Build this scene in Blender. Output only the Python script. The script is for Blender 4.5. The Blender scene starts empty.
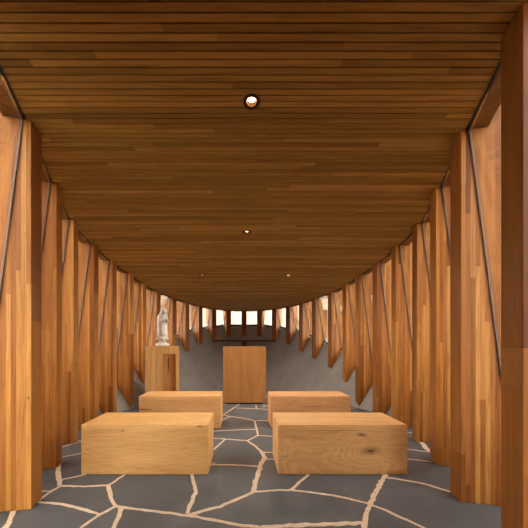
import bpy, bmesh, math, random
from mathutils import Vector, Matrix
random.seed(7)
scene = bpy.context.scene
COL = scene.collection
F = 280.0; VX = 242.0; VY = 346.0; CH = 1.1           # focal length and vanishing point in pixels, camera height
AX = 0.06                                              # room axis

# ------------------------------------------------------------------ helpers
def lin(c):
    def f(v):
        v /= 255.0
        return v/12.92 if v <= 0.04045 else ((v+0.055)/1.055)**2.4
    return (f(c[0]), f(c[1]), f(c[2]), 1.0)

def link(name, me, mat=None, parent=None):
    o = bpy.data.objects.new(name, me)
    COL.objects.link(o)
    if mat is not None:
        for m in (mat if isinstance(mat, (list, tuple)) else [mat]):
            me.materials.append(m)
    if parent is not None:
        o.parent = parent
    return o

def mesh(name, V, Fc, mat, parent=None, midx=None, smooth=False):
    me = bpy.data.meshes.new(name)
    me.from_pydata([tuple(v) for v in V], [], Fc)
    bm = bmesh.new(); bm.from_mesh(me)
    bmesh.ops.recalc_face_normals(bm, faces=bm.faces)
    bm.to_mesh(me); bm.free()
    if midx:
        for p, i in zip(me.polygons, midx): p.material_index = i
    if smooth:
        for p in me.polygons: p.use_smooth = True
    return link(name, me, mat, parent)

class MB:
    def __init__(s): s.V = []; s.F = []; s.I = []
    def face(s, pts, i=0):
        b = len(s.V); s.V += [tuple(p) for p in pts]; s.F.append(list(range(b, b+len(pts)))); s.I.append(i)
    def hexa(s, p, i=0):                               # 8 points: bottom loop, top loop
        b = len(s.V); s.V += [tuple(q) for q in p]
        for f in ((3,2,1,0),(4,5,6,7),(0,1,5,4),(1,2,6,5),(2,3,7,6),(3,0,4,7)):
            s.F.append([b+k for k in f]); s.I.append(i)
    def box(s, x0,x1,y0,y1,z0,z1, i=0):
        s.hexa([(x0,y0,z0),(x1,y0,z0),(x1,y1,z0),(x0,y1,z0),(x0,y0,z1),(x1,y0,z1),(x1,y1,z1),(x0,y1,z1)], i)
    def bar(s, a, b, u, w, i=0):                       # square bar from a to b; u, w half-vectors
        a, b, u, w = Vector(a), Vector(b), Vector(u), Vector(w)
        s.hexa([a-u-w, a+u-w, a+u+w, a-u+w, b-u-w, b+u-w, b+u+w, b-u+w], i)
    def build(s, name, mat, parent=None, smooth=False):
        me = bpy.data.meshes.new(name); me.from_pydata(s.V, [], s.F)
        for p, k in zip(me.polygons, s.I): p.material_index = k; p.use_smooth = smooth
        bm = bmesh.new(); bm.from_mesh(me); bmesh.ops.recalc_face_normals(bm, faces=bm.faces)
        bm.to_mesh(me); bm.free()
        return link(name, me, mat, parent)

def bevel(o, w=0.004, seg=2, ang=35):
    m = o.modifiers.new('bevel', 'BEVEL'); m.width = w; m.segments = seg
    m.limit_method = 'ANGLE'; m.angle_limit = math.radians(ang)
def tag(o, label, cat, group=None):
    o['label'] = label; o['category'] = cat
    if group: o['group'] = group
    return o
def structure(o): o['kind'] = 'structure'; return o
def empty(name, loc, rz=0):
    o = bpy.data.objects.new(name, None); COL.objects.link(o)
    o.location = loc; o.rotation_euler = (0,0,rz); o.empty_display_size = .1
    return o
def loft(rings, cap=True):                             # list of equal-length rings of points
    n = len(rings[0]); V = [p for r in rings for p in r]; Fc = []
    for i in range(len(rings)-1):
        for j in range(n):
            Fc.append([i*n+j, i*n+(j+1)%n, (i+1)*n+(j+1)%n, (i+1)*n+j])
    if cap:
        Fc.append(list(range(n))[::-1]); Fc.append([(len(rings)-1)*n+j for j in range(n)])
    return V, Fc

# ------------------------------------------------------------------ node helper
class NT:
    def __init__(s, name):
        s.m = bpy.data.materials.new(name); s.m.use_nodes = True
        s.t = s.m.node_tree; s.t.nodes.clear()
        s.out = s.t.nodes.new('ShaderNodeOutputMaterial')
    def n(s, typ, **kw):
        nd = s.t.nodes.new(typ)
        for k, v in kw.items(): setattr(nd, k, v)
        return nd
    def put(s, sock, v):
        if hasattr(v, 'is_linked') or isinstance(v, bpy.types.NodeSocket): s.t.links.new(v, sock)
        else: sock.default_value = v
    def math(s, op, a, b=0.0, c=None):
        nd = s.n('ShaderNodeMath', operation=op)
        s.put(nd.inputs[0], a); s.put(nd.inputs[1], b)
        if c is not None: s.put(nd.inputs[2], c)
        return nd.outputs[0]
    def comb(s, x, y, z):
        nd = s.n('ShaderNodeCombineXYZ')
        for i, v in enumerate((x, y, z)): s.put(nd.inputs[i], v)
        return nd.outputs[0]
    def white(s, vec):
        nd = s.n('ShaderNodeTexWhiteNoise', noise_dimensions='3D'); s.put(nd.inputs['Vector'], vec); return nd.outputs['Value']
    def noise(s, vec, scale=1.0, detail=4.0, rough=.55, dist=0.0):
        nd = s.n('ShaderNodeTexNoise'); s.put(nd.inputs['Vector'], vec)
        nd.inputs['Scale'].default_value = scale; nd.inputs['Detail'].default_value = detail
        nd.inputs['Roughness'].default_value = rough; nd.inputs['Distortion'].default_value = dist
        return nd.outputs['Fac']
    def ramp(s, fac, stops, interp='LINEAR'):
        nd = s.n('ShaderNodeValToRGB'); r = nd.color_ramp; r.interpolation = interp
        while len(r.elements) < len(stops): r.elements.new(0.5)
        for e, (p, c) in zip(r.elements, stops): e.position = p; e.color = c
        s.put(nd.inputs[0], fac); return nd.outputs[0]
    def mix(s, fac, a, b, blend='MIX'):
        nd = s.n('ShaderNodeMix', data_type='RGBA', blend_type=blend)
        s.put(nd.inputs[0], fac); s.put(nd.inputs[6], a); s.put(nd.inputs[7], b); return nd.outputs[2]
    def step(s, v, lo, hi):                            # smooth 0..1 map
        nd = s.n('ShaderNodeMapRange', interpolation_type='SMOOTHSTEP')
        s.put(nd.inputs[0], v); nd.inputs[1].default_value = lo; nd.inputs[2].default_value = hi
        return nd.outputs[0]
    def finish(s, color, rough=.5, bump=None, bstr=.2, bdist=.002, spec=.4, metal=0.0):
        b = s.n('ShaderNodeBsdfPrincipled')
        s.put(b.inputs['Base Color'], color); s.put(b.inputs['Roughness'], rough)
        b.inputs['Specular IOR Level'].default_value = spec; b.inputs['Metallic'].default_value = metal
        if bump is not None:
            bn = s.n('ShaderNodeBump'); bn.inputs['Strength'].default_value = bstr; bn.inputs['Distance'].default_value = bdist
            s.put(bn.inputs['Height'], bump); s.t.links.new(bn.outputs[0], b.inputs['Normal'])
        s.t.links.new(b.outputs[0], s.out.inputs[0]); return s.m

def wood(name, tones, board='X', grain='Z', width=.045, length=1.1, rough=.42, seam=.55, blotch=.35, streak=.5, spec=.35, seed=0.0, offs=0.0, knots=0.0, seamw=.035):
    """solid boards: 'board' is the axis across the boards, 'grain' the axis along them (object space)"""
    s = NT(name); tc = s.n('ShaderNodeTexCoord'); oi = s.n('ShaderNodeObjectInfo')
    sp = s.n('ShaderNodeSeparateXYZ'); s.t.links.new(tc.outputs['Object'], sp.inputs[0])
    ax = {'X': sp.outputs[0], 'Y': sp.outputs[1], 'Z': sp.outputs[2]}
    third = [a for a in 'XYZ' if a not in (board, grain)][0]
    rnd = s.math('ADD', s.math('MULTIPLY', oi.outputs['Random'], 91.7), seed)
    b = s.math('ADD', s.math('DIVIDE', ax[board], width), offs); bi = s.math('FLOOR', b)
    r1 = s.white(s.comb(bi, rnd, 3.3))
    g = s.math('ADD', s.math('DIVIDE', ax[grain], length), s.math('MULTIPLY', r1, 9.0)); gi = s.math('FLOOR', g)
    r2 = s.white(s.comb(bi, gi, rnd))
    n = len(tones)
    base = s.ramp(r2, [(i/(n-1), lin(c)) for i, c in enumerate(tones)])
    # fine grain, stretched along the board
    gv = s.comb(s.math('ADD', s.math('MULTIPLY', ax[board], 90.0), s.math('MULTIPLY', r2, 60.0)),
                s.math('MULTIPLY', ax[third], 90.0), s.math('ADD', s.math('MULTIPLY', ax[grain], 3.0), s.math('MULTIPLY', r2, 31.0)))
    fine = s.noise(gv, 1.0, 5.0, .6, .6)
    gv2 = s.comb(s.math('ADD', s.math('MULTIPLY', ax[board], 22.0), s.math('MULTIPLY', r2, 17.0)),
                 s.math('MULTIPLY', ax[third], 22.0), s.math('ADD', s.math('MULTIPLY', ax[grain], 1.3), s.math('MULTIPLY', rnd, 1.7)))
    broad = s.noise(gv2, 1.0, 3.0, .5, 1.2)
    dark = s.mix(1.0, base, lin((178,150,128)), 'MULTIPLY')
    c = s.mix(s.math('MULTIPLY', s.step(fine, .42, .72), streak), base, dark)
    lite = s.mix(1.0, base, (1.32,1.28,1.22,1), 'MULTIPLY')
    c = s.mix(s.math('MULTIPLY', s.step(broad, .5, .75), blotch), c, lite)
    c = s.mix(s.math('MULTIPLY', s.step(broad, .5, .25), blotch), c, dark)
    fb = s.math('FRACT', b); e = s.math('MINIMUM', fb, s.math('SUBTRACT', 1.0, fb))
    fg = s.math('FRACT', g); eg = s.math('MULTIPLY', s.math('MINIMUM', fg, s.math('SUBTRACT', 1.0, fg)), length/width)
    ee = s.math('MINIMUM', e, eg)
    sm = s.math('MULTIPLY', s.step(ee, seamw, 0.0), seam)
    c = s.mix(sm, c, s.mix(1.0, base, lin((110,85,70)), 'MULTIPLY'))
    if knots > 0:
        v = s.n('ShaderNodeTexVoronoi'); v.inputs['Scale'].default_value = 1.0
        s.put(v.inputs['Vector'], s.comb(s.math('ADD', s.math('MULTIPLY', ax[board], 4.2), rnd), s.math('MULTIPLY', ax[third], 4.2), s.math('MULTIPLY', ax[grain], 2.6)))
        k = s.step(v.outputs['Distance'], .04, .015)
        c = s.mix(s.math('MULTIPLY', k, knots), c, lin((60,32,18)))
    hgt = s.math('SUBTRACT', s.math('MULTIPLY', fine, .35), sm)
    return s.finish(c, s.math('ADD', s.math('MULTIPLY', fine, .18), rough-.09), hgt, .25, .0015, spec)

def block_wood(name, tones, seed, grain='X', knots=(), cracks=(), rings=9.0, wave=(0,0), rough=.5, rstr=.12):
    """one solid sawn block with cathedral grain; knots: (x, z, size) on the front, cracks: (x0, x1, z, thickness) on the front"""
    s = NT(name); tc = s.n('ShaderNodeTexCoord'); sp = s.n('ShaderNodeSeparateXYZ'); s.t.links.new(tc.outputs['Object'], sp.inputs[0])
    X, Y, Z = sp.outputs
    if grain == 'X': L, A, B = X, Y, Z
    else: L, A, B = Z, X, Y
    warp = s.noise(s.comb(s.math('ADD', s.math('MULTIPLY', L, 1.6), seed), s.math('MULTIPLY', A, 3.0), s.math('MULTIPLY', B, 3.0)), 1.0, 3.0, .5, .4)
    wv = s.math('MULTIPLY', s.math('SUBTRACT', warp, .5), .55)
    a = s.math('SUBTRACT', A, wave[0]); b = s.math('SUBTRACT', B, wave[1])
    pull = 0.0
    for (kx, kz, ks) in knots:
        dx = s.math('DIVIDE', s.math('SUBTRACT', X, kx), ks*2.6); dz = s.math('DIVIDE', s.math('SUBTRACT', Z, kz), ks)
        d2 = s.math('ADD', s.math('MULTIPLY', dx, dx), s.math('MULTIPLY', dz, dz))
        gs = s.math('POWER', 2.718, s.math('MULTIPLY', d2, -.35))
        pull = s.math('ADD', pull, s.math('MULTIPLY', gs, ks*2.6)) if pull != 0.0 else s.math('MULTIPLY', gs, ks*2.6)
    r = s.math('SQRT', s.math('ADD', s.math('MULTIPLY', a, a), s.math('MULTIPLY', b, b)))
    r = s.math('ADD', r, s.math('MULTIPLY', wv, .5))
    if pull != 0.0: r = s.math('SUBTRACT', r, pull)
    ph = s.math('FRACT', s.math('MULTIPLY', r, rings*4))
    ring = s.step(s.math('ABSOLUTE', s.math('SUBTRACT', ph, .5)), .5, .05)
    fine = s.noise(s.comb(s.math('MULTIPLY', L, 5.0), s.math('MULTIPLY', A, 140.0), s.math('ADD', s.math('MULTIPLY', B, 140.0), seed)), 1.0, 4.0, .6, .3)
    big = s.noise(s.comb(s.math('ADD', s.math('MULTIPLY', L, 1.2), seed*2), s.math('MULTIPLY', A, 6.0), s.math('MULTIPLY', B, 6.0)), 1.0, 3.0, .5, .8)
    c = s.ramp(big, [(.25, lin(tones[0])), (.5, lin(tones[1])), (.78, lin(tones[2]))])
    c = s.mix(s.math('MULTIPLY', s.math('SUBTRACT', 1.0, ring), rstr), c, s.mix(1.0, c, lin((185,150,122)), 'MULTIPLY'))
    c = s.mix(s.math('MULTIPLY', s.step(fine, .5, .75), .45), c, s.mix(1.0, c, lin((180,150,128)), 'MULTIPLY'))
    wob = s.math('MULTIPLY', s.math('SUBTRACT', s.noise(s.comb(s.math('MULTIPLY', X, 9.0), 0.0, s.math('ADD', s.math('MULTIPLY', Z, 9.0), seed)), 1.0, 3.0), .5), .05)
    for (kx, kz, ks) in knots:
        dx = s.math('DIVIDE', s.math('ADD', s.math('SUBTRACT', X, kx), wob), ks*1.9); dz = s.math('DIVIDE', s.math('ADD', s.math('SUBTRACT', Z, kz), wob), ks*.7)
        d = s.math('SQRT', s.math('ADD', s.math('MULTIPLY', dx, dx), s.math('MULTIPLY', dz, dz)))
        c = s.mix(s.math('MULTIPLY', s.step(d, 1.25, .3), .55), c, lin((120,78,48)))
        c = s.mix(s.math('MULTIPLY', s.step(d, .5, .1), .75), c, lin((70,44,30)))
    for (x0, x1, z, th, ax) in cracks:
        P, Q = (X, Z) if ax == 'h' else (Z, X)
        mid = (x0+x1)/2; hw = (x1-x0)/2
        t = s.math('DIVIDE', s.math('SUBTRACT', P, mid), hw)
        prof = s.math('MULTIPLY', s.math('MAXIMUM', s.math('SUBTRACT', 1.0, s.math('MULTIPLY', t, t)), 0.0), th)
        dist = s.math('ABSOLUTE', s.math('ADD', s.math('SUBTRACT', Q, z), s.math('MULTIPLY', wob, .35)))
        m = s.math('GREATER_THAN', prof, dist)
        c = s.mix(s.math('MULTIPLY', m, .85), c, lin((52,32,20)))
    return s.finish(c, s.math('ADD', s.math('MULTIPLY', fine, .15), rough-.08), fine, .15, .001, .35)

def plain(name, col, rough=.5, metal=0.0, spec=.4, var=0.0, scale=20.0):
    s = NT(name); c = lin(col)
    if var > 0:
        tc = s.n('ShaderNodeTexCoord')
        nz = s.noise(tc.outputs['Object'], scale, 4.0)
        c = s.ramp(nz, [(.25, lin([v*(1-var) for v in col])), (.75, lin([min(255, v*(1+var)) for v in col]))])
    return s.finish(c, rough, spec=spec, metal=metal)

# ------------------------------------------------------------------ materials
M = {}
M['fin'] = wood('laminated_timber', [(132,74,28),(180,116,52),(196,132,62),(158,96,42),(210,150,78),(172,110,48),(146,85,34)], 'X', 'Z', .030, 1.9, .45, .3, .4, .55, knots=.6, spec=.25)
M['boards'] = wood('wall_boards', [(150,88,38),(180,112,50),(192,124,60)], 'Y', 'Z', .09, 3.0)
M['ceiling'] = wood('ceiling_boards', [(142,107,50),(176,134,66),(158,119,57),(194,150,80),(166,126,62),(148,110,52),(186,142,72)], 'Y', 'X', .04, 1.7, .6, 0.0, .3, .5, spec=.15)
M['soffit'] = wood('soffit_board', [(118,70,34),(128,78,40)], 'Y', 'X', .12, 2.0, .5, .2)
M['bench_a'] = block_wood('oak_block_front_left', [(212,158,94),(226,174,108),(234,186,120)], 3.0, 'X', knots=((-.187,.378,.010),), cracks=((.44,.50,.41,.004,'h'),), wave=(.1,-.35), rings=9)
M['bench_b'] = block_wood('oak_block_front_right', [(206,152,98),(220,168,110),(230,182,124)], 11.0, 'X', knots=((.24,.205,.052),(.165,.345,.032)), cracks=((-.5,.3,.375,.0018,'h'),), wave=(.25,.10), rings=11, rstr=.2)
M['bench_c'] = block_wood('oak_block_back_left', [(204,150,92),(216,164,104),(226,174,114)], 19.0, 'X', cracks=((-.62,-.36,.25,.006,'h'),), wave=(.1,-.3))
M['bench_d'] = block_wood('oak_block_back_right', [(192,138,90),(206,152,102),(216,164,112)], 27.0, 'X', cracks=((-.12,.22,.29,.0025,'h'),(-.02,.12,.25,.002,'h')), wave=(.2,.05))
M['altar'] = block_wood('oak_altar_panel', [(172,118,64),(184,130,74),(194,140,82)], 41.0, 'Z', wave=(.9,-1.2), rings=7)
M['pedestal'] = wood('oak_pedestal_staves', [(214,164,100),(230,184,120),(222,174,110),(238,194,132)], 'X', 'Z', .062, 3.0, .5, .3, .3, .4)
M['niche'] = block_wood('oak_niche_back', [(206,154,92),(220,170,106),(230,182,120)], 8.0, 'Z', cracks=((.60,.94,.10,.012,'v'),), wave=(.4,-.4))
M['cross'] = plain('brown_steel', (66,42,30), .45, 0.0, .4, .12, 14)
M['gasket'] = plain('black_gasket', (26,25,25), .5)
M['steelbead'] = plain('grey_glazing_bead', (96,98,100), .6, .0)
M['ring'] = plain('bronze_trim', (58,36,20), .4, .3)
M['reflector'] = plain('brass_reflector', (214,150,84), .25, .8)
M['roof'] = plain('roof_edge_metal', (70,66,62), .6)
def make_statue_mat():
    s = NT('white_stone'); tc = s.n('ShaderNodeTexCoord')
    nz = s.noise(tc.outputs['Object'], 14, 5.0)
    c = s.ramp(nz, [(.3, lin((194,190,184))), (.7, lin((220,216,210)))])
    return s.finish(c, .7, nz, .1, .002, .25)
M['statue'] = make_statue_mat()
def make_plaster():
    s = NT('grey_plaster'); tc = s.n('ShaderNodeTexCoord')
    a = s.noise(tc.outputs['Object'], 1.6, 6.0, .62, 1.1); b = s.noise(tc.outputs['Object'], 9.0, 5.0, .6)
    c = s.ramp(a, [(.25, lin((126,123,121))), (.5, lin((142,138,135))), (.75, lin((158,153,149)))])
    c = s.mix(s.math('MULTIPLY', b, .25), c, lin((124,120,117)))
    return s.finish(c, .75, s.math('ADD', s.math('MULTIPLY', a, .6), s.math('MULTIPLY', b, .3)), .2, .01, .25)
M['plaster'] = make_plaster()
def make_slate():
    s = NT('dark_slate_paving'); tc = s.n('ShaderNodeTexCoord')
    a = s.noise(tc.outputs['Object'], 2.2, 6.0, .6, .8); b = s.noise(tc.outputs['Object'], 28.0, 5.0, .65)
    c = s.ramp(a, [(.25, lin((74,75,78))), (.55, lin((89,90,93))), (.8, lin((105,105,107)))])
    c = s.mix(s.math('MULTIPLY', s.step(b, .45, .7), .3), c, lin((98,94,90)))
    return s.finish(c, s.math('ADD', s.math('MULTIPLY', b, .25), .42), s.math('ADD', a, s.math('MULTIPLY', b, .5)), .35, .006, .4)
M['slate'] = make_slate()
def make_mortar():
    s = NT('sand_mortar'); tc = s.n('ShaderNodeTexCoord')
    b = s.noise(tc.outputs['Object'], 60.0, 5.0, .65)
    c = s.ramp(b, [(.3, lin((192,166,140))), (.7, lin((226,203,178)))])
    return s.finish(c, .85, b, .4, .003, .2)
M['mortar'] = make_mortar()
def make_glass():
    s = NT('clear_pane'); fr = s.n('ShaderNodeFresnel'); fr.inputs[0].default_value = 1.45
    t = s.n('ShaderNodeBsdfTransparent'); t.inputs[0].default_value = (.955,.965,.96,1)
    g = s.n('ShaderNodeBsdfGlossy'); g.inputs['Roughness'].default_value = .01
    mx = s.n('ShaderNodeMixShader'); s.put(mx.inputs[0], s.math('MULTIPLY', fr.outputs[0], .6))
    s.t.links.new(t.outputs[0], mx.inputs[1]); s.t.links.new(g.outputs[0], mx.inputs[2]); s.t.links.new(mx.outputs[0], s.out.inputs[0])
    return s.m
M['glass'] = make_glass()
def make_lamp():
    s = NT('lamp_lens'); e = s.n('ShaderNodeEmission'); e.inputs[0].default_value = (1,.86,.66,1); e.inputs[1].default_value = 9
    s.t.links.new(e.outputs[0], s.out.inputs[0]); return s.m
M['lamp'] = make_lamp()
def make_gravel():
    s = NT('pale_gravel'); tc = s.n('ShaderNodeTexCoord'); a = s.noise(tc.outputs['Object'], 30.0, 5.0, .7)
    c = s.ramp(a, [(.3, lin((88,84,70))), (.7, lin((128,120,102)))])
    return s.finish(c, .9, a, .5, .01, .2)
M['gravel'] = make_gravel()
M['cream'] = wood('cream_painted_boards', [(158,152,139),(164,158,146)], 'Z', 'X', .16, 6.0, .7, .22, .05, .1)

# ------------------------------------------------------------------ plan of the room
# near corner of every fin's inner edge: distance from the axis, depth, share of the curve's lean used by the fin
PL = [(1.226,1.262),(1.48,1.943),(1.73,2.555),(1.95,3.18),(2.03,3.771),(2.06,4.366),(2.012,4.92),
      (1.985,5.478),(1.88,6.04),(1.672,6.565),(1.462,7.02),(1.205,7.42),(.885,7.735),(.503,7.96),(0.0,8.06)]
TIP = [-1.5,-1.2,-.95,-.68,-.43,-.19,.05,.376,.610,.784,.950,1.127,1.238,1.352,1.359]
RB  = [.34,.34,.34,.34,.33,.30,.27,.25,.25,.25,.25,.25,.235,.21,.205]
DEP = [.44,.44,.44,.44,.43,.40,.37,.34,.34,.34,.34,.34,.34,.34,.34]
THK = .142; SLOPE = 1.62; RTOP = .05
def ceil_h(y): return 2.78 - .082*y
def shear(x, y): return y + .018*x*(1 if y < 7 else max(0, (8.06-y)/1.06))
TANG = {0: (.2,.98), 1: (.19,.98), 2: (.27,.963), 3: (.2,.98)}
def tang(k):
    if k in TANG: t = TANG[k]
    elif k == 14: t = (-1, 0)
    else:
        a = PL[k-1]; b = PL[k+1] if k < 14 else PL[13]
        t = (b[0]-a[0], b[1]-a[1])
        if k == 13: t = (-(PL[12][0]+.0), .325)
    l = math.hypot(*t); return (t[0]/l, t[1]/l)
class Fin: pass
def fin_frame(k, side):
    f = Fin(); f.k = k; f.side = side
    d, y = PL[k]; t = tang(k)
    if k == 0 and side < 0: y -= .08
    if k == 1 and side < 0: y -= .03
    cx, cy = d + t[0]*THK/2, y + t[1]*THK/2
    if k == 14: cx = 0
    n = (t[1], -t[0])
    if k == 14: n = (0, 1)
    X = AX + side*cx
    f.c = Vector((X, shear(side*cx, cy), 0)); f.n = Vector((side*n[0], n[1], 0)).normalized()
    f.t = Vector((side*t[0], t[1], 0)).normalized()     # along the wall towards the back
    f.hk = TIP[k]; f.rb = RB[k]; f.D = DEP[k]
    return f
fins = {}
for k in range(14):
    for s_ in (1, -1): fins[(k, s_)] = fin_frame(k, s_)
fins[(14, 0)] = fin_frame(14, 1); fins[(14,1)] = fins[(14,-1)] = fins[(14,0)]

def build_fin(f):
    ang = math.atan2(f.n.y, f.n.x)
    k = f.k
    gr = 0.0 if k == 14 else (TIP[k+1]-TIP[max(k-1, 0)])/(math.dist(PL[k+1], PL[max(k-1, 0)]))
    cross = 0.005 < -f.hk/SLOPE < f.D-.03
    prof = [('b', 0.0)]
    if cross: prof.append(('b', None))
    prof += [('b', f.D), ('t', f.D, .32), ('t', .172, .32), ('t', .172, 0.0), ('t', 0.0, 0.0)]
    V = []; n = len(prof)
    for sgn in (-1, 1):
        off = Vector((-f.n.y, f.n.x, 0))*sgn*THK/2
        hk = f.hk + gr*off.dot(f.t) + .014
        if f.k == 4: hk += .02
        for p in prof:
            r = p[1] if p[1] is not None else max(.004, -hk/SLOPE)
            w = f.c + f.n*r + off
            h = max(0.0, hk + SLOPE*r) if p[0] == 'b' else ceil_h(w.y) + p[2] - .003
            V.append((r, sgn*THK/2, h))
    Fc = [list(range(n))[::-1], [n+i for i in range(n)]]
    for i in range(n): Fc.append([i, (i+1) % n, n+(i+1) % n, n+i])
    o = mesh('timber_fin', V, Fc, M['fin'])
    o.location = f.c; o.rotation_euler = (0, 0, ang)
    bevel(o, .004, 2)
    return o
ORD = ['nearest the camera','second from the camera','third from the camera','fourth from the camera','fifth from the camera','sixth from the camera',
       'seventh from the camera','eighth from the camera','ninth from the camera','tenth from the camera','eleventh from the camera']
BACK = {11: 'third', 12: 'second', 13: 'first'}
for k in range(14):
    for s_ in (1, -1):
        o = build_fin(fins[(k, s_)]); side = 'right' if s_ > 0 else 'left'
        if s_ < 0 and k == 0:
            bpy.data.objects.remove(o); continue      # outside the frame
        j = k if s_ > 0 else k-1
        if k >= 11:
            lab = 'short hanging timber fin on the back wall, %s to the %s of the central fin' % (BACK[k], side)
        elif k >= 6:
            lab = 'pointed timber fin above the grey wall, %s on the %s side' % (ORD[j], side)
        else:
            lab = 'tall timber fin standing on the floor, %s on the %s side' % (ORD[j], side)
        tag(o, lab, 'fin', 'timber fins of the %s wall' % side)
o = build_fin(fins[(14, 0)]); tag(o, 'short timber fin hanging centrally on the back wall, straight above the cross', 'fin', 'timber fins of the back wall')

# ------------------------------------------------------------------ glazing between the fins
wn = 0
def bay(f, g, toward):
    """tilted pane between fin f and fin g (g further along the wall)"""
    global wn; wn += 1
    a_t = f.t*(THK/2+.001) if f.k != 14 else 0
    def pt(fn, r, h, sgn):
        tt = fn.t if fn.k != 14 else Vector((-toward, 0, 0))
        p = fn.c + fn.n*r + tt*sgn*(THK/2+.001); return Vector((p.x, p.y, h))
    def quad(off):
        P = []
        for fn, sg in ((f, 1), (g, -1)):
            hb = max(0.004, fn.hk + SLOPE*fn.rb + .004)
            top = pt(fn, RTOP+off, 0, sg); top.z = ceil_h(top.y) - .004
            P.append((pt(fn, fn.rb+off, hb, sg), top))
        return P
    (b0, t0), (b1, t1) = quad(0)
    fr = MB()
    up0 = (t0-b0).normalized(); al = (b1-b0).normalized(); nn = al.cross(up0).normalized()
    def rail(p, q, u, w, i): fr.bar(p, q, u*1.0, w*1.0, i)
    zz = Vector((0,0,1))
    rail(t0-zz*.009, t1-zz*.009, nn*.005, zz*.008, 0)                 # head channel
    rail(b0+zz*.019, b1+zz*.019, nn*.016, zz*.018, 0)                 # sill channel
    for (bq, tq, sg) in ((b0, t0, 1), (b1, t1, -1)):
        ins = al*sg*.004
        lo = bq + zz*.038; hi = tq - zz*.018
        rail(lo+ins, hi+ins, nn*.004, al*.003, 0)                     # black gasket
        ins = al*sg*.008
        rail(lo+ins, hi+ins, nn*.0025, al*.002, 1)                     # grey bead
    w = structure(fr.build('window_%d' % wn, [M['gasket'], M['steelbead']]))
    mb = MB(); h = .005
    i0 = al*.008
    q = [b0+i0+zz*.037, b1-i0+zz*.037, t1-i0-zz*.017, t0+i0-zz*.017]
    mb.hexa([p-nn*h for p in q] + [p+nn*h for p in q])
    mb.build('pane', M['glass'], w)
    # soffit board outside the pane, under the roof edge
    so = MB(); P = []
    for fn, sg in ((f, 1), (g, -1)):
        for r in (RTOP+.016, .170):
            p = pt(fn, r, 0, sg); P.append(Vector((p.x, p.y, ceil_h(p.y) + .002)))
    lo = [P[0], P[1], P[3], P[2]]
    so.hexa(lo + [p+zz*.017 for p in lo])
    structure(so.build('trim_%d' % (wn+1), M['soffit']))
for s_ in (1, -1):
    for k in range(13): bay(fins[(k, s_)], fins[(k+1, s_)], s_)
    f = fins[(13, s_)]; bay(f, fins[(14, 0)], -s_)

# ------------------------------------------------------------------ plan outline as a smooth closed curve
def catmull(p0, p1, p2, p3, t):
    return tuple(.5*((2*b)+(-a+c)*t+(2*a-5*b+4*c-d)*t*t+(-a+3*b-3*c+d)*t**3) for a, b, c, d in zip(p0, p1, p2, p3))
def side_curve(side, per=6):
    """samples (position, outward normal, tip height, sill radius) from fin 0 to the centre fin"""
    K = [fins[(k, side)] for k in range(15)]
    D = [(f.c.x, f.c.y, f.n.x, f.n.y, f.hk, f.rb) for f in K]
    o = fins[(13, -side)]; D.append((o.c.x, o.c.y, o.n.x, o.n.y, o.hk, o.rb)); D.insert(0, tuple(2*a-b for a, b in zip(D[0], D[1])))
    out = []
    for k in range(1, 15):
        for j in range(per):
            out.append((k-1+j/per, catmull(D[k-1], D[k], D[k+1], D[k+2] if k+2 < len(D) else D[-1], j/per)))
    out.append((14, D[15]))
    return out

# ------------------------------------------------------------------ sloping plaster wall at the back
R_ = [(k, s) for k, s in side_curve(1) if k >= 3.8]; L_ = [(k, s) for k, s in side_curve(-1) if k >= 3.8]
seq = R_ + L_[::-1][1:]
rings = []
for k, (x, y, nx, ny, hk, rb) in seq:
    l = math.hypot(nx, ny); nx /= l; ny /= l
    top = max(.012, hk + SLOPE*rb); r0 = min(-hk/SLOPE, rb-.006)
    P = []
    N = 8
    for i in range(N+1):
        u = i/N; P.append((r0+(rb-r0)*u, top*u))
    P += [(rb+.11, top), (rb+.11, -.02), (r0, -.02)]
    rings.append([(x+nx*r, y+ny*r, h) for r, h in P])
V, Fc = loft(rings)
w = structure(mesh('wall_back', V, Fc, M['plaster'], smooth=False))
for p in w.data.polygons: p.use_smooth = len(p.vertices) == 4
w.data.set_sharp_from_angle(angle=math.radians(28))

# ------------------------------------------------------------------ ceiling of narrow boards, with holes for the downlights
def outline(r):
    pts = []
    for k, (x, y, nx, ny, hk, rb) in side_curve(1, 4): 
        l = math.hypot(nx, ny); pts.append((x+nx/l*r, y+ny/l*r))
    front = [(AX+1.115+r, .90),(AX+1.0+r,-.1),(AX+.66+r,-.95),(AX-.66-r,-.95),(AX-1.0-r,-.1),(AX-1.115-r,.90)]
    lft = []
    for k, (x, y, nx, ny, hk, rb) in side_curve(-1, 4):
        l = math.hypot(nx, ny); lft.append((x+nx/l*r, y+ny/l*r))
    return pts + lft[::-1][1:] + front[::-1]
def span(poly, y):
    xs = []
    for i in range(len(poly)):
        (x0, y0), (x1, y1) = poly[i], poly[(i+1) % len(poly)]
        if (y0 <= y) != (y1 <= y): xs.append(x0+(x1-x0)*(y-y0)/(y1-y0))
    return (min(xs), max(xs)) if len(xs) > 1 else None
PITCH = .04; GAP = .0045
LIGHTS = [(AX, 44*PITCH), (AX, 86*PITCH), (AX-.773, 125*PITCH), (AX+.773, 125*PITCH), (AX, 2*PITCH)]
poly = outline(.041)
ymin = min(p[1] for p in poly); ymax = max(p[1] for p in poly)
ce = MB()
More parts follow.
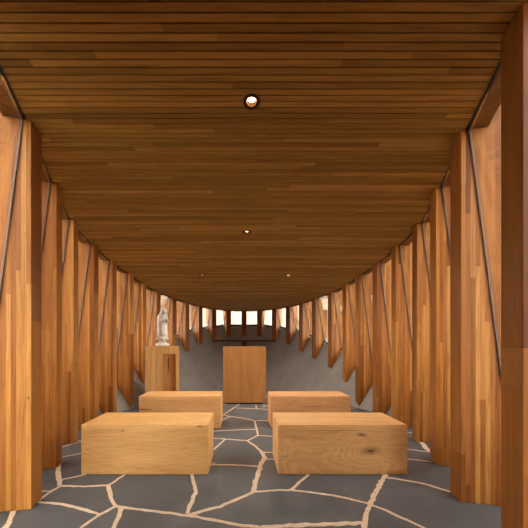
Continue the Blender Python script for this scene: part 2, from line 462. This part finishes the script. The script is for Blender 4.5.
for i in range(int(math.floor(ymin/PITCH))-1, int(ymax/PITCH)+1):
    ya, yb = i*PITCH+GAP/2, (i+1)*PITCH-GAP/2
    sa, sb = span(poly, ya), span(poly, yb)
    if not sa and not sb: continue
    if not sa: m_ = (sb[0]+sb[1])/2; sa = (m_-.01, m_+.01)
    if not sb: m_ = (sa[0]+sa[1])/2; sb = (m_-.01, m_+.01)
    cuts = [(lx-.030, lx+.030) for lx, ly in LIGHTS if ly-PITCH-.001 < i*PITCH < ly+PITCH-.001]
    cuts.sort()
    segs = []; xa, xb = sa[0], sb[0]
    for c0, c1 in cuts: segs.append((xa, c0, xb, c0)); xa = xb = c1
    segs.append((xa, sa[1], xb, sb[1]))
    for a0, a1, b0, b1 in segs:
        za, zb = ceil_h(ya), ceil_h(yb); T = .018; e = .0015
        ce.hexa([(a0,ya+e,za),(a1,ya+e,za),(b1,yb-e,zb),(b0,yb-e,zb),(a0,ya,za+T),(a1,ya,za+T),(b1,yb,zb+T),(b0,yb,zb+T)])
c = structure(ce.build('ceiling', M['ceiling']))
# dark roof slab above the boards
P = outline(.150); n = len(P); rf = MB()
def plate(mb, P, lo, hi):
    n = len(P)
    # split in strips across the width so the slab stays flat and light-tight
    b = len(mb.V)
    for x, y in P: mb.V.append((x, y, ceil_h(y)+lo))
    for x, y in P: mb.V.append((x, y, ceil_h(y)+hi))
    mb.F.append([b+i for i in range(n)]); mb.I.append(0)
    mb.F.append([b+n+i for i in range(n)]); mb.I.append(0)
    for i in range(n): mb.F.append([b+i, b+(i+1) % n, b+n+(i+1) % n, b+n+i]); mb.I.append(0)
plate(rf, P, .0195, .22)
for f in {id(v): v for v in fins.values()}.values():     # packers over every fin close the joint under the roof
    q = []
    for r, sg in ((.045,-1),(.149,-1),(.149,1),(.045,1)):
        p = f.c + f.n*r + f.t*sg*THK/2 if f.k != 14 else f.c + f.n*r + Vector((sg*THK/2,0,0)); q.append(p)
    rf.hexa([Vector((p.x, p.y, ceil_h(p.y)-.002)) for p in q] + [Vector((p.x, p.y, ceil_h(p.y)+.0205)) for p in q])
structure(rf.build('ceiling_roof_slab', M['roof']))

# the entrance end, behind the camera: two board walls and a pair of closed door leaves
for nm, sd in (('wall_right', 1), ('wall_left', -1)):
    mb = MB(); pts = [(1.235,1.24) if sd < 0 else (1.20,1.12),(1.045,-.1),(.70,-.93)]
    for (xa, ya), (xb, yb) in zip(pts[:-1], pts[1:]):
        xa, xb = AX+sd*xa, AX+sd*xb; ox = sd*.12
        mb.hexa([(xa,ya,0),(xa+ox,ya,0),(xb+ox,yb,0),(xb,yb,0),(xa,ya,ceil_h(ya)-.002),(xa+ox,ya,ceil_h(ya)-.002),(xb+ox,yb,ceil_h(yb)-.002),(xb,yb,ceil_h(yb)-.002)])
    structure(mb.build(nm, M['boards']))
mb = MB(); y0, y1 = -.93, -.84; h = ceil_h(-.85)-.02
mb.box(AX-.68, AX-.003, y0, y1, .008, h); mb.box(AX+.003, AX+.68, y0, y1, .008, h)
structure(mb.build('door_1', M['boards']))
# ------------------------------------------------------------------ downlights
def ringmesh(prof, seg=28):
    rings = [[(r*math.cos(2*math.pi*j/seg), r*math.sin(2*math.pi*j/seg), z) for j in range(seg)] for r, z in prof]
    return rings
proto = None
tilt = math.atan(-.082)
LL = ['recessed round downlight in the timber ceiling, nearest the camera and brightly lit',
      'small recessed downlight in the ceiling middle, second from the camera on the centre line',
      'small recessed downlight at the back of the ceiling, left one of the far pair',
      'small recessed downlight at the back of the ceiling, right one of the far pair',
      'recessed downlight in the ceiling straight above the entrance, in front of all others']
def make_downlight():
    root = empty('downlight', (0,0,0))
    V, Fc = loft(ringmesh([(.032,.0),(.034,-.004),(.051,-.004),(.0535,-.001),(.0535,.0005)]), cap=False)
    n = 28
    o = mesh('trim_ring', V, Fc, M['ring'], root, smooth=True)
    V, Fc = loft(ringmesh([(.032,0),(.030,.006),(.027,.012),(.0225,.018)]), cap=False)
    o = mesh('reflector', V, Fc, M['reflector'], root, smooth=True)
    V, Fc = loft(ringmesh([(.0225,.018),(.018,.0172),(.010,.0168),(.002,.0166)]), cap=True)
    o = mesh('lamp', V, Fc, M['lamp'], root, smooth=True)
    return root
for i, (lx, ly) in enumerate(LIGHTS):
    if proto is None: r = proto = make_downlight()
    else:
        r = proto.copy(); COL.objects.link(r)
        for ch in proto.children:
            d = ch.copy(); COL.objects.link(d); d.parent = r
    r.location = (lx, ly, ceil_h(ly)-.001); r.rotation_euler = (tilt, 0, 0)
    tag(r, LL[i], 'downlight', 'ceiling downlights')
    L = bpy.data.lights.new('downlight_beam', 'SPOT'); L.energy = (12, 22, 58, 58, 24)[i]; L.color = (1.0,.83,.64); L.spot_size = math.radians((120,130,160,160,110)[i]); L.spot_blend = 1.0; L.shadow_soft_size = .012
    lo = bpy.data.objects.new('downlight_beam', L); COL.objects.link(lo); lo.location = (0, 0, .004); lo.parent = r

# ------------------------------------------------------------------ floor: slate slabs and sand-coloured joints
def fl(px, py):
    y = CH*F/(py-VY); return Vector(((px-VX)/F*y, y, 0))
J = [  # pixel polylines of the joints on the floor, joint width in metres
 (.034, [(14,511),(5,530)]), (.036, [(60,456),(58,468),(59.5,486)]), (.02, [(60,486),(84,486.5),(108.4,485.5)]), (.022, [(60,480),(86,474.5),(100,470)]),
 (.018, [(60,457.4),(82,453.3),(96,450)]), (.018, [(58,448),(80,442),(92,436)]), (.022, [(60,487),(52,490.5),(42,497.7),(30,506)]), (.018, [(40,491),(52,491.5)]),
 (.022, [(36,502),(62,504),(86,510),(99.8,514.5)]), (.026, [(108.4,485.5),(111.5,499),(115.8,506.4)]), (.022, [(108.4,485.5),(125,474.5),(138,464)]),
 (.024, [(80,528),(99.8,514.5),(115.8,506.4),(131,508.5),(164,512.5),(198,517.2),(236,525),(262,527.5)]), (.03, [(121,507),(120.5,513),(113,530)]),
 (.03, [(191,472),(196,491),(187,513.6)]), (.028, [(187,515.5),(220,506.5),(253,492.8)]), (.04, [(253,492.8),(257,477),(260.7,464),(264.5,457.5),(262,452)]),
 (.026, [(262,452),(255,446),(247.5,440.7)]), (.022, [(247.5,440.7),(230,439.4),(213,438.3),(196,437)]), (.02, [(253,492.3),(275,490.5),(291,490),(310,492.5),(328,494.8),(350,499),(370.4,504)]),
 (.024, [(291,490),(300,482),(309,474.5),(320,466)]), (.02, [(259.5,466.5),(235,465),(210,464.8),(190,465)]), (.02, [(264.5,459),(275,459.6),(290,460)]),
 (.02, [(262.5,452.3),(275,452.7),(290,452)]), (.02, [(247.6,440.6),(258,435.5),(275,436.6),(292,437)]), (.024, [(258,435.5),(257,430),(254.5,420.7)]),
 (.02, [(256.7,429.3),(235,430),(213,431.3),(196,432)]), (.018, [(254.5,420.7),(242,418),(230,416.4),(223,415),(237.5,405.5),(243,401)]), (.02, [(236.6,408),(250,408.6),(266,409.3),(275,410)]),
 (.02, [(256,405),(256.5,408.7)]), (.016, [(262,406.8),(270,406),(282,405)]), (.02, [(224.7,439.6),(213,450.5),(200,460)]), (.018, [(230,416.4),(221,421),(210,425)]), (.018, [(254.5,420.7),(268,420.7),(280,420)]),
 (.034, [(370.4,504),(376,491),(384,477),(390,466)]), (.03, [(370.4,504),(366,515),(364.7,523),(364,530)]), (.022, [(384,477),(402,480),(421.5,483.3),(440,488.7),(458,494)]),
 (.022, [(370.4,504.5),(386,510.5),(401,517.4),(426,529)]), (.034, [(262,527.5),(290,525.8),(330,524),(364.7,523)]), (.018, [(400,458),(432.5,462),(445,463)]), (.016, [(404,431.8),(412,433),(418,434)]),
 (.05, [(422,442.5),(424.5,446),(428,450),(431,452)]), (.02, [(345,410),(353,408.2),(362,406.6)]), (.02, [(198,517.2),(187.5,514)]),
]
# joints in the parts of the floor that the seats hide, in metres
JW = [(.02, [(-1.0,2.45),(-.7,2.75),(-.85,3.2),(-.4,3.4)]), (.02, [(-.7,2.75),(-.25,2.62)]), (.02, [(.7,2.62),(.95,3.0),(.5,3.25)]), (.02, [(.95,3.0),(1.5,3.1),(1.95,2.9)]),
      (.02, [(-.85,3.2),(-1.5,3.35),(-2.1,3.2)]), (.02, [(.6,3.9),(1.0,4.3),(1.7,4.2)]), (.02, [(1.0,4.3),(.9,5.0),(.4,5.2)]), (.02, [(-.6,4.0),(-1.0,4.5),(-.8,5.1),(-.3,5.3)]), (.02, [(-1.0,4.5),(-1.8,4.6)]),
      (.02, [(.9,5.0),(1.5,5.5)]), (.02, [(-.8,5.1),(-1.2,5.9)]), (.02, [(-.3,5.3),(-.2,6.2),(.6,6.4)]), (.02, [(.4,5.2),(.5,5.9),(.6,6.4),(.9,6.7)]),
      (.026, [(-1.0,1.55),(-.6,1.35),(-.1,1.5),(.4,1.3),(1.0,1.45)]), (.026, [(-.6,1.35),(-.5,.8),(.1,.6),(.4,1.3)]), (.026, [(-.5,.8),(-.9,.4)]), (.026, [(.1,.6),(.2,-.2)])]
f_ = MB()
f_.box(-2.7, 2.82, -1.3, 9.0, -.12, 0.0, 0)
def strip(pts, w):
    # densify with a little ragged wander, then a low raised strip
    Q = []
    for a, b in zip(pts[:-1], pts[1:]):
        n = max(2, int((b-a).length/.035))
        for i in range(n): Q.append(a.lerp(b, i/n))
    Q.append(pts[-1])
    L, R = [], []
    for i, p in enumerate(Q):
        d = (Q[min(i+1, len(Q)-1)]-Q[max(i-1, 0)]).normalized(); nrm = Vector((-d.y, d.x, 0))
        o = random.uniform(-1, 1)*.0025
        wl = w/2*random.uniform(.72, 1.28); wr = w/2*random.uniform(.72, 1.28)
        L.append(p+nrm*(wl+o)); R.append(p-nrm*(wr-o))
    zt = .0022 + random.uniform(0, .0012)
    b = len(f_.V); m = len(Q)
    for i in range(m):
        f_.V += [(L[i].x, L[i].y, -.004), ((L[i]*.85+R[i]*.15).x, (L[i]*.85+R[i]*.15).y, zt), ((L[i]*.15+R[i]*.85).x, (L[i]*.15+R[i]*.85).y, zt), (R[i].x, R[i].y, -.004)]
    for i in range(m-1):
        for j in range(3):
            f_.F.append([b+4*i+j, b+4*(i+1)+j, b+4*(i+1)+j+1, b+4*i+j+1]); f_.I.append(1)
for w, P in J: strip([fl(*p) for p in P], w*1.25)
for w, P in JW: strip([Vector((x, y, 0)) for x, y in P], w)
me = bpy.data.meshes.new('floor'); me.from_pydata(f_.V, [], f_.F)
for p, k in zip(me.polygons, f_.I): p.material_index = k
bm = bmesh.new(); bm.from_mesh(me); bmesh.ops.recalc_face_normals(bm, faces=bm.faces[:6])
for fc in bm.faces[6:]:
    if fc.normal.z < 0: fc.normal_flip()
bm.to_mesh(me); bm.free()
structure(link('floor', me, [M['slate'], M['mortar']]))
g = MB(); g.box(-40, 40, -40, 40, -.4, -.12); structure(g.build('ground', M['gravel']))
# unseen banks added outside both long sides to keep low daylight off the fins
for sd in (1, -1):
    rings = []
    for k, (x, y, nx, ny, hk, rb) in side_curve(sd, 3):
        if k > 10: continue
        l = math.hypot(nx, ny); nx /= l; ny /= l
        rings.append([(x+nx*r, y+ny*r, h + (.03*math.sin(7*k+5*r) if h > 0 else 0)) for r, h in ((.62,-.13),(.85,.45),(1.2,.95),(1.7,1.15),(2.4,1.15),(2.6,-.13))])
    V, Fc = loft(rings); o = structure(mesh('light_blocker_bank', V, Fc, M['gravel'], smooth=False))
g = MB(); g.box(-7, 7, 12.0, 12.3, -.12, 5.2)
structure(g.build('wall_garden', M['cream']))

# ------------------------------------------------------------------ seats: four solid oak blocks
def block(name, x0, x1, y0, y1, h, mat, seed):
    rnd = random.Random(seed)
    w, d = x1-x0, y1-y0
    bm = bmesh.new(); bmesh.ops.create_cube(bm, size=1.0)
    for v in bm.verts: v.co = Vector((v.co.x*w, v.co.y*d, (v.co.z+.5)*h))
    bmesh.ops.bevel(bm, geom=[e for e in bm.edges], offset=.006, segments=2, affect='EDGES', profile=.6)
    bmesh.ops.subdivide_edges(bm, edges=[e for e in bm.edges if e.calc_length() > .2], cuts=7, use_grid_fill=True)
    for v in bm.verts:                                  # slightly sawn, not perfectly flat
        if v.co.z > .01: v.co += Vector((rnd.uniform(-1,1), rnd.uniform(-1,1), rnd.uniform(-1,1)))*.0006
    zmin = min(v.co.z for v in bm.verts)
    me = bpy.data.meshes.new(name); bm.to_mesh(me); bm.free()
    for p in me.polygons: p.use_smooth = True
    me.set_sharp_from_angle(angle=math.radians(40))
    o = link(name, me, mat); o.location = ((x0+x1)/2, (y0+y1)/2, .003); return o
G = 'solid oak block seats'
tag(block('bench', -1.372, -.287, 2.388, 2.835, .425, M['bench_a'], 1), 'solid oak block seat at the front left, nearly plain with one small knot', 'bench', G)
tag(block('bench', .309, 1.412, 2.388, 2.835, .425, M['bench_b'], 2), 'solid oak block seat at the front right with a large dark swirling knot', 'bench', G)
tag(block('bench', -1.378, -.287, 3.739, 4.172, .425, M['bench_c'], 3), 'solid oak block seat before the pedestal, with a dark crack at its left end', 'bench', G)
tag(block('bench', .384, 1.452, 3.739, 4.172, .425, M['bench_d'], 4), 'solid oak block seat in the back row, right of the altar', 'bench', G)

# ------------------------------------------------------------------ altar
al = empty('altar', (.048, 5.30, 0))
tag(al, 'upright oak altar block with fine vertical grain in front of the grey wall', 'altar')
b = MB(); b.box(-.406, .406, 0, .46, .022, 1.092); o = b.build('body', M['altar'], al); bevel(o, .005, 2)
b = MB(); b.box(-.395, .395, .02, .44, .003, .022); b.build('plinth', M['gasket'], al)['label'] = 'dark recessed plinth'

# ------------------------------------------------------------------ pedestal with niche, and the statue on it
pz = 4.92; prot = math.radians(15)
ped = empty('pedestal', ((162.4-VX)/F*pz, pz, 0), prot)
tag(ped, 'tall oak pedestal with an open niche, left of the altar, carrying the white statue', 'pedestal')
W = .288; H = 1.1; nx0, nx1 = .008, .232; nz0, nz1 = .28, .962; dp = .13
b = MB()
def pane_(x0, x1, z0, z1): b.face([(x0,0,z0),(x1,0,z0),(x1,0,z1),(x0,0,z1)])
b.box(-W, nx0, 0, .34, .003, H); b.box(nx1, W, 0, .34, .003, H); b.box(nx0, nx1, 0, .34, nz1, H); b.box(nx0, nx1, 0, .34, .003, nz0)
o = b.build('body', M['pedestal'], ped)
b = MB(); b.box(nx0+.001, nx1-.001, dp, .338, nz0+.001, nz1-.001); o = b.build('niche_back', M['niche'], ped); o['label'] = 'darker niche back board with a dark split'

st = empty('statue', ((162.5-VX)/F*5.06, 5.06, H+.0015), math.radians(52))
tag(st, 'small white stone statue of a veiled figure praying, standing on the oak pedestal', 'statue')
def ell(cx, cy, z, rx, ry, n=36, fn=None):
    R = []
    for j in range(n):
        a = 2*math.pi*j/n; k = fn(a) if fn else 1.0
        R.append((cx+rx*k*math.cos(a), cy+ry*k*math.sin(a), z))
    return R
# the figure looks along local -Y
b = MB(); b.box(-.092, .092, -.088, .088, 0, .045); o = b.build('base_slab', M['statue'], st); bevel(o, .008, 2)
V, Fc = loft([ell(0,0,.045,.100,.09), ell(0,0,.058,.085,.078), ell(0,0,.075,.062,.058), ell(0,0,.09,.072,.066), ell(0,0,.10,.088,.08)])
mesh('base_column', V, Fc, M['statue'], st, smooth=True)
lump = lambda a: 1 + .10*math.sin(5*a+.4) + .06*math.sin(9*a+1)
V, Fc = loft([ell(0,0,.098,.07,.065,48,lump), ell(0,0,.112,.098,.092,48,lump), ell(0,0,.135,.105,.098,48,lump), ell(0,0,.158,.092,.088,48,lump), ell(0,0,.170,.06,.06,48,lump)])
mesh('cloud', V, Fc, M['statue'], st, smooth=True)
# robe with hanging folds
def fold(amp, ph=0): return lambda a: 1 + amp*math.sin(11*a+ph) + amp*.6*math.sin(7*a+1+ph)
RB_ = [(.160,.080,.074,.07),(.172,.088,.080,.07),(.24,.080,.072,.06),(.32,.077,.068,.05),(.40,.076,.064,.04),(.47,.078,.062,.03),(.52,.074,.058,.02),(.548,.058,.05,.01),(.572,.034,.034,0)]
V, Fc = loft([ell(0,-.03*max(0, (z-.47)/.10),z,rx,ry,60,fold(am)) for z,rx,ry,am in RB_])
mesh('robe', V, Fc, M['statue'], st, smooth=True)
# head with nose, brow and chin
rings = []
for i in range(15):
    v = i/14; z = .562 + .108*v; w = math.sin(math.pi*(.06+.88*v))**.6
    def fr(a, v=v):
        front = max(0, math.cos(a+math.pi/2))          # 1 towards -Y
        nose = .20*max(0, 1-abs(v-.46)/.13)*max(0, 1-(abs((a+math.pi/2+math.pi) % (2*math.pi)-math.pi))/.22)
        eye = -.07*max(0, 1-abs(v-.58)/.07)*front
        chin = .06*max(0, 1-abs(v-.12)/.12)*front**4
        return 1 + nose + eye + chin
    rings.append(ell(0, -.044-.010*(1-v), z, .036*w, .045*w, 48, fr))
V, Fc = loft(rings); mesh('head', V, Fc, M['statue'], st, smooth=True)
# veil: a shell over the head, open at the front, falling down the back to the hem
rings_o = []
VP = [(.178,.100,.092,.30),(.25,.096,.088,.34),(.34,.093,.083,.38),(.43,.094,.082,.42),(.50,.094,.080,.46),(.545,.086,.074,.50),(.58,.068,.066,.54),(.615,.054,.060,.50),(.65,.047,.054,.40),(.675,.034,.041,.22),(.690,.016,.022,.04)]
n = 48; V = []; Fc = []
for lay in (0, 1):
    for z, rx, ry, op in VP:
        for j in range(n+1):
            u = j/n; a = -math.pi/2 + op*math.pi*.55 + u*(2*math.pi - 2*op*math.pi*.55)
            k = (1 + .03*math.sin(9*a+z*6))*(1 if lay == 0 else .90)
            V.append((rx*k*math.cos(a), .004-.034*min(1, max(0, (z-.47)/.13))+ry*k*math.sin(a), z-(0 if lay == 0 else .004)))
m = len(VP)*(n+1)
for i in range(len(VP)-1):
    for j in range(n):
        a, b_, c_, d_ = i*(n+1)+j, i*(n+1)+j+1, (i+1)*(n+1)+j+1, (i+1)*(n+1)+j
        Fc.append([a,b_,c_,d_]); Fc.append([m+d_,m+c_,m+b_,m+a])
    for j in (0, n):
        Fc.append([i*(n+1)+j, (i+1)*(n+1)+j, m+(i+1)*(n+1)+j, m+i*(n+1)+j])
for i in (0, len(VP)-1):
    for j in range(n): Fc.append([i*(n+1)+j, i*(n+1)+j+1, m+i*(n+1)+j+1, m+i*(n+1)+j])
mesh('veil', V, Fc, M['statue'], st, smooth=True)
# sleeves and joined hands
def limb(name, pts, seg=14):
    rings = []
    for i, (p, r) in enumerate(pts):
        p = Vector(p); q = Vector(pts[min(i+1, len(pts)-1)][0]) - Vector(pts[max(i-1, 0)][0]); q.normalize()
        u = q.cross(Vector((0,.3,1))).normalized(); w = q.cross(u).normalized()
        rx, ry = r if isinstance(r, tuple) else (r, r)
        rings.append([tuple(p + u*rx*math.cos(2*math.pi*j/seg) + w*ry*math.sin(2*math.pi*j/seg)) for j in range(seg)])
    V, Fc = loft(rings); return mesh(name, V, Fc, M['statue'], st, smooth=True)
for sx in (-1, 1):
    limb('sleeve', [((sx*.064,-.012,.525),.020),((sx*.068,-.03,.47),.023),((sx*.052,-.066,.448),.023),((sx*.028,-.096,.463),.021),((sx*.016,-.108,.478),.015)])
    limb('hand', [((sx*.014,-0.110,.474),(.009,.011)),((sx*.0085,-0.116,.495),(.007,.013)),((sx*.006,-0.118,.515),(.0055,.012)),((sx*.004,-0.116,.535),(.0045,.009)),((sx*.003,-0.113,.552),(.003,.005))])

# ------------------------------------------------------------------ cross behind the altar
cy = 7.66
cr = empty('cross', (AX, cy, .93))
tag(cr, 'slender brown T-shaped cross behind the altar, its long thin bar reaching between the fins', 'cross')
b = MB(); b.box(-.066, .066, -.02, .02, -.03, .290); o = b.build('upright', M['cross'], cr); bevel(o, .003, 1)
b = MB(); b.box(-.86, .86, -.02, .02, .291, .330); o = b.build('crossbar', M['cross'], cr)

# ------------------------------------------------------------------ daylight
wd = bpy.data.worlds.new('sky'); scene.world = wd; wd.use_nodes = True
nt = wd.node_tree; nt.nodes.clear()
out = nt.nodes.new('ShaderNodeOutputWorld'); bg = nt.nodes.new('ShaderNodeBackground')
tc = nt.nodes.new('ShaderNodeTexCoord'); sp = nt.nodes.new('ShaderNodeSeparateXYZ'); nt.links.new(tc.outputs['Generated'], sp.inputs[0])
mr = nt.nodes.new('ShaderNodeMapRange'); mr.inputs[1].default_value = 0; mr.inputs[2].default_value = .9; nt.links.new(sp.outputs[2], mr.inputs[0])
rp = nt.nodes.new('ShaderNodeValToRGB'); rp.color_ramp.elements[0].color = (1.0,.92,.80,1); rp.color_ramp.elements[1].color = (1.0,.95,.88,1)
nt.links.new(mr.outputs[0], rp.inputs[0]); nt.links.new(rp.outputs[0], bg.inputs[0]); bg.inputs[1].default_value = 8.0
nt.links.new(bg.outputs[0], out.inputs[0])

# ------------------------------------------------------------------ camera
cam = bpy.data.cameras.new('camera'); co = bpy.data.objects.new('camera', cam); COL.objects.link(co)
co.location = (0, 0, CH); co.rotation_euler = (math.radians(90), 0, 0)
cam.sensor_width = 36; cam.lens = 36*F/528; cam.shift_x = (264-VX)/528; cam.shift_y = (VY-264)/528; cam.clip_start = .02
scene.camera = co
vs = scene.view_settings; vs.view_transform = 'Standard'; vs.look = 'None'; vs.gamma = 1; vs.use_curve_mapping = False; vs.exposure = 0.0
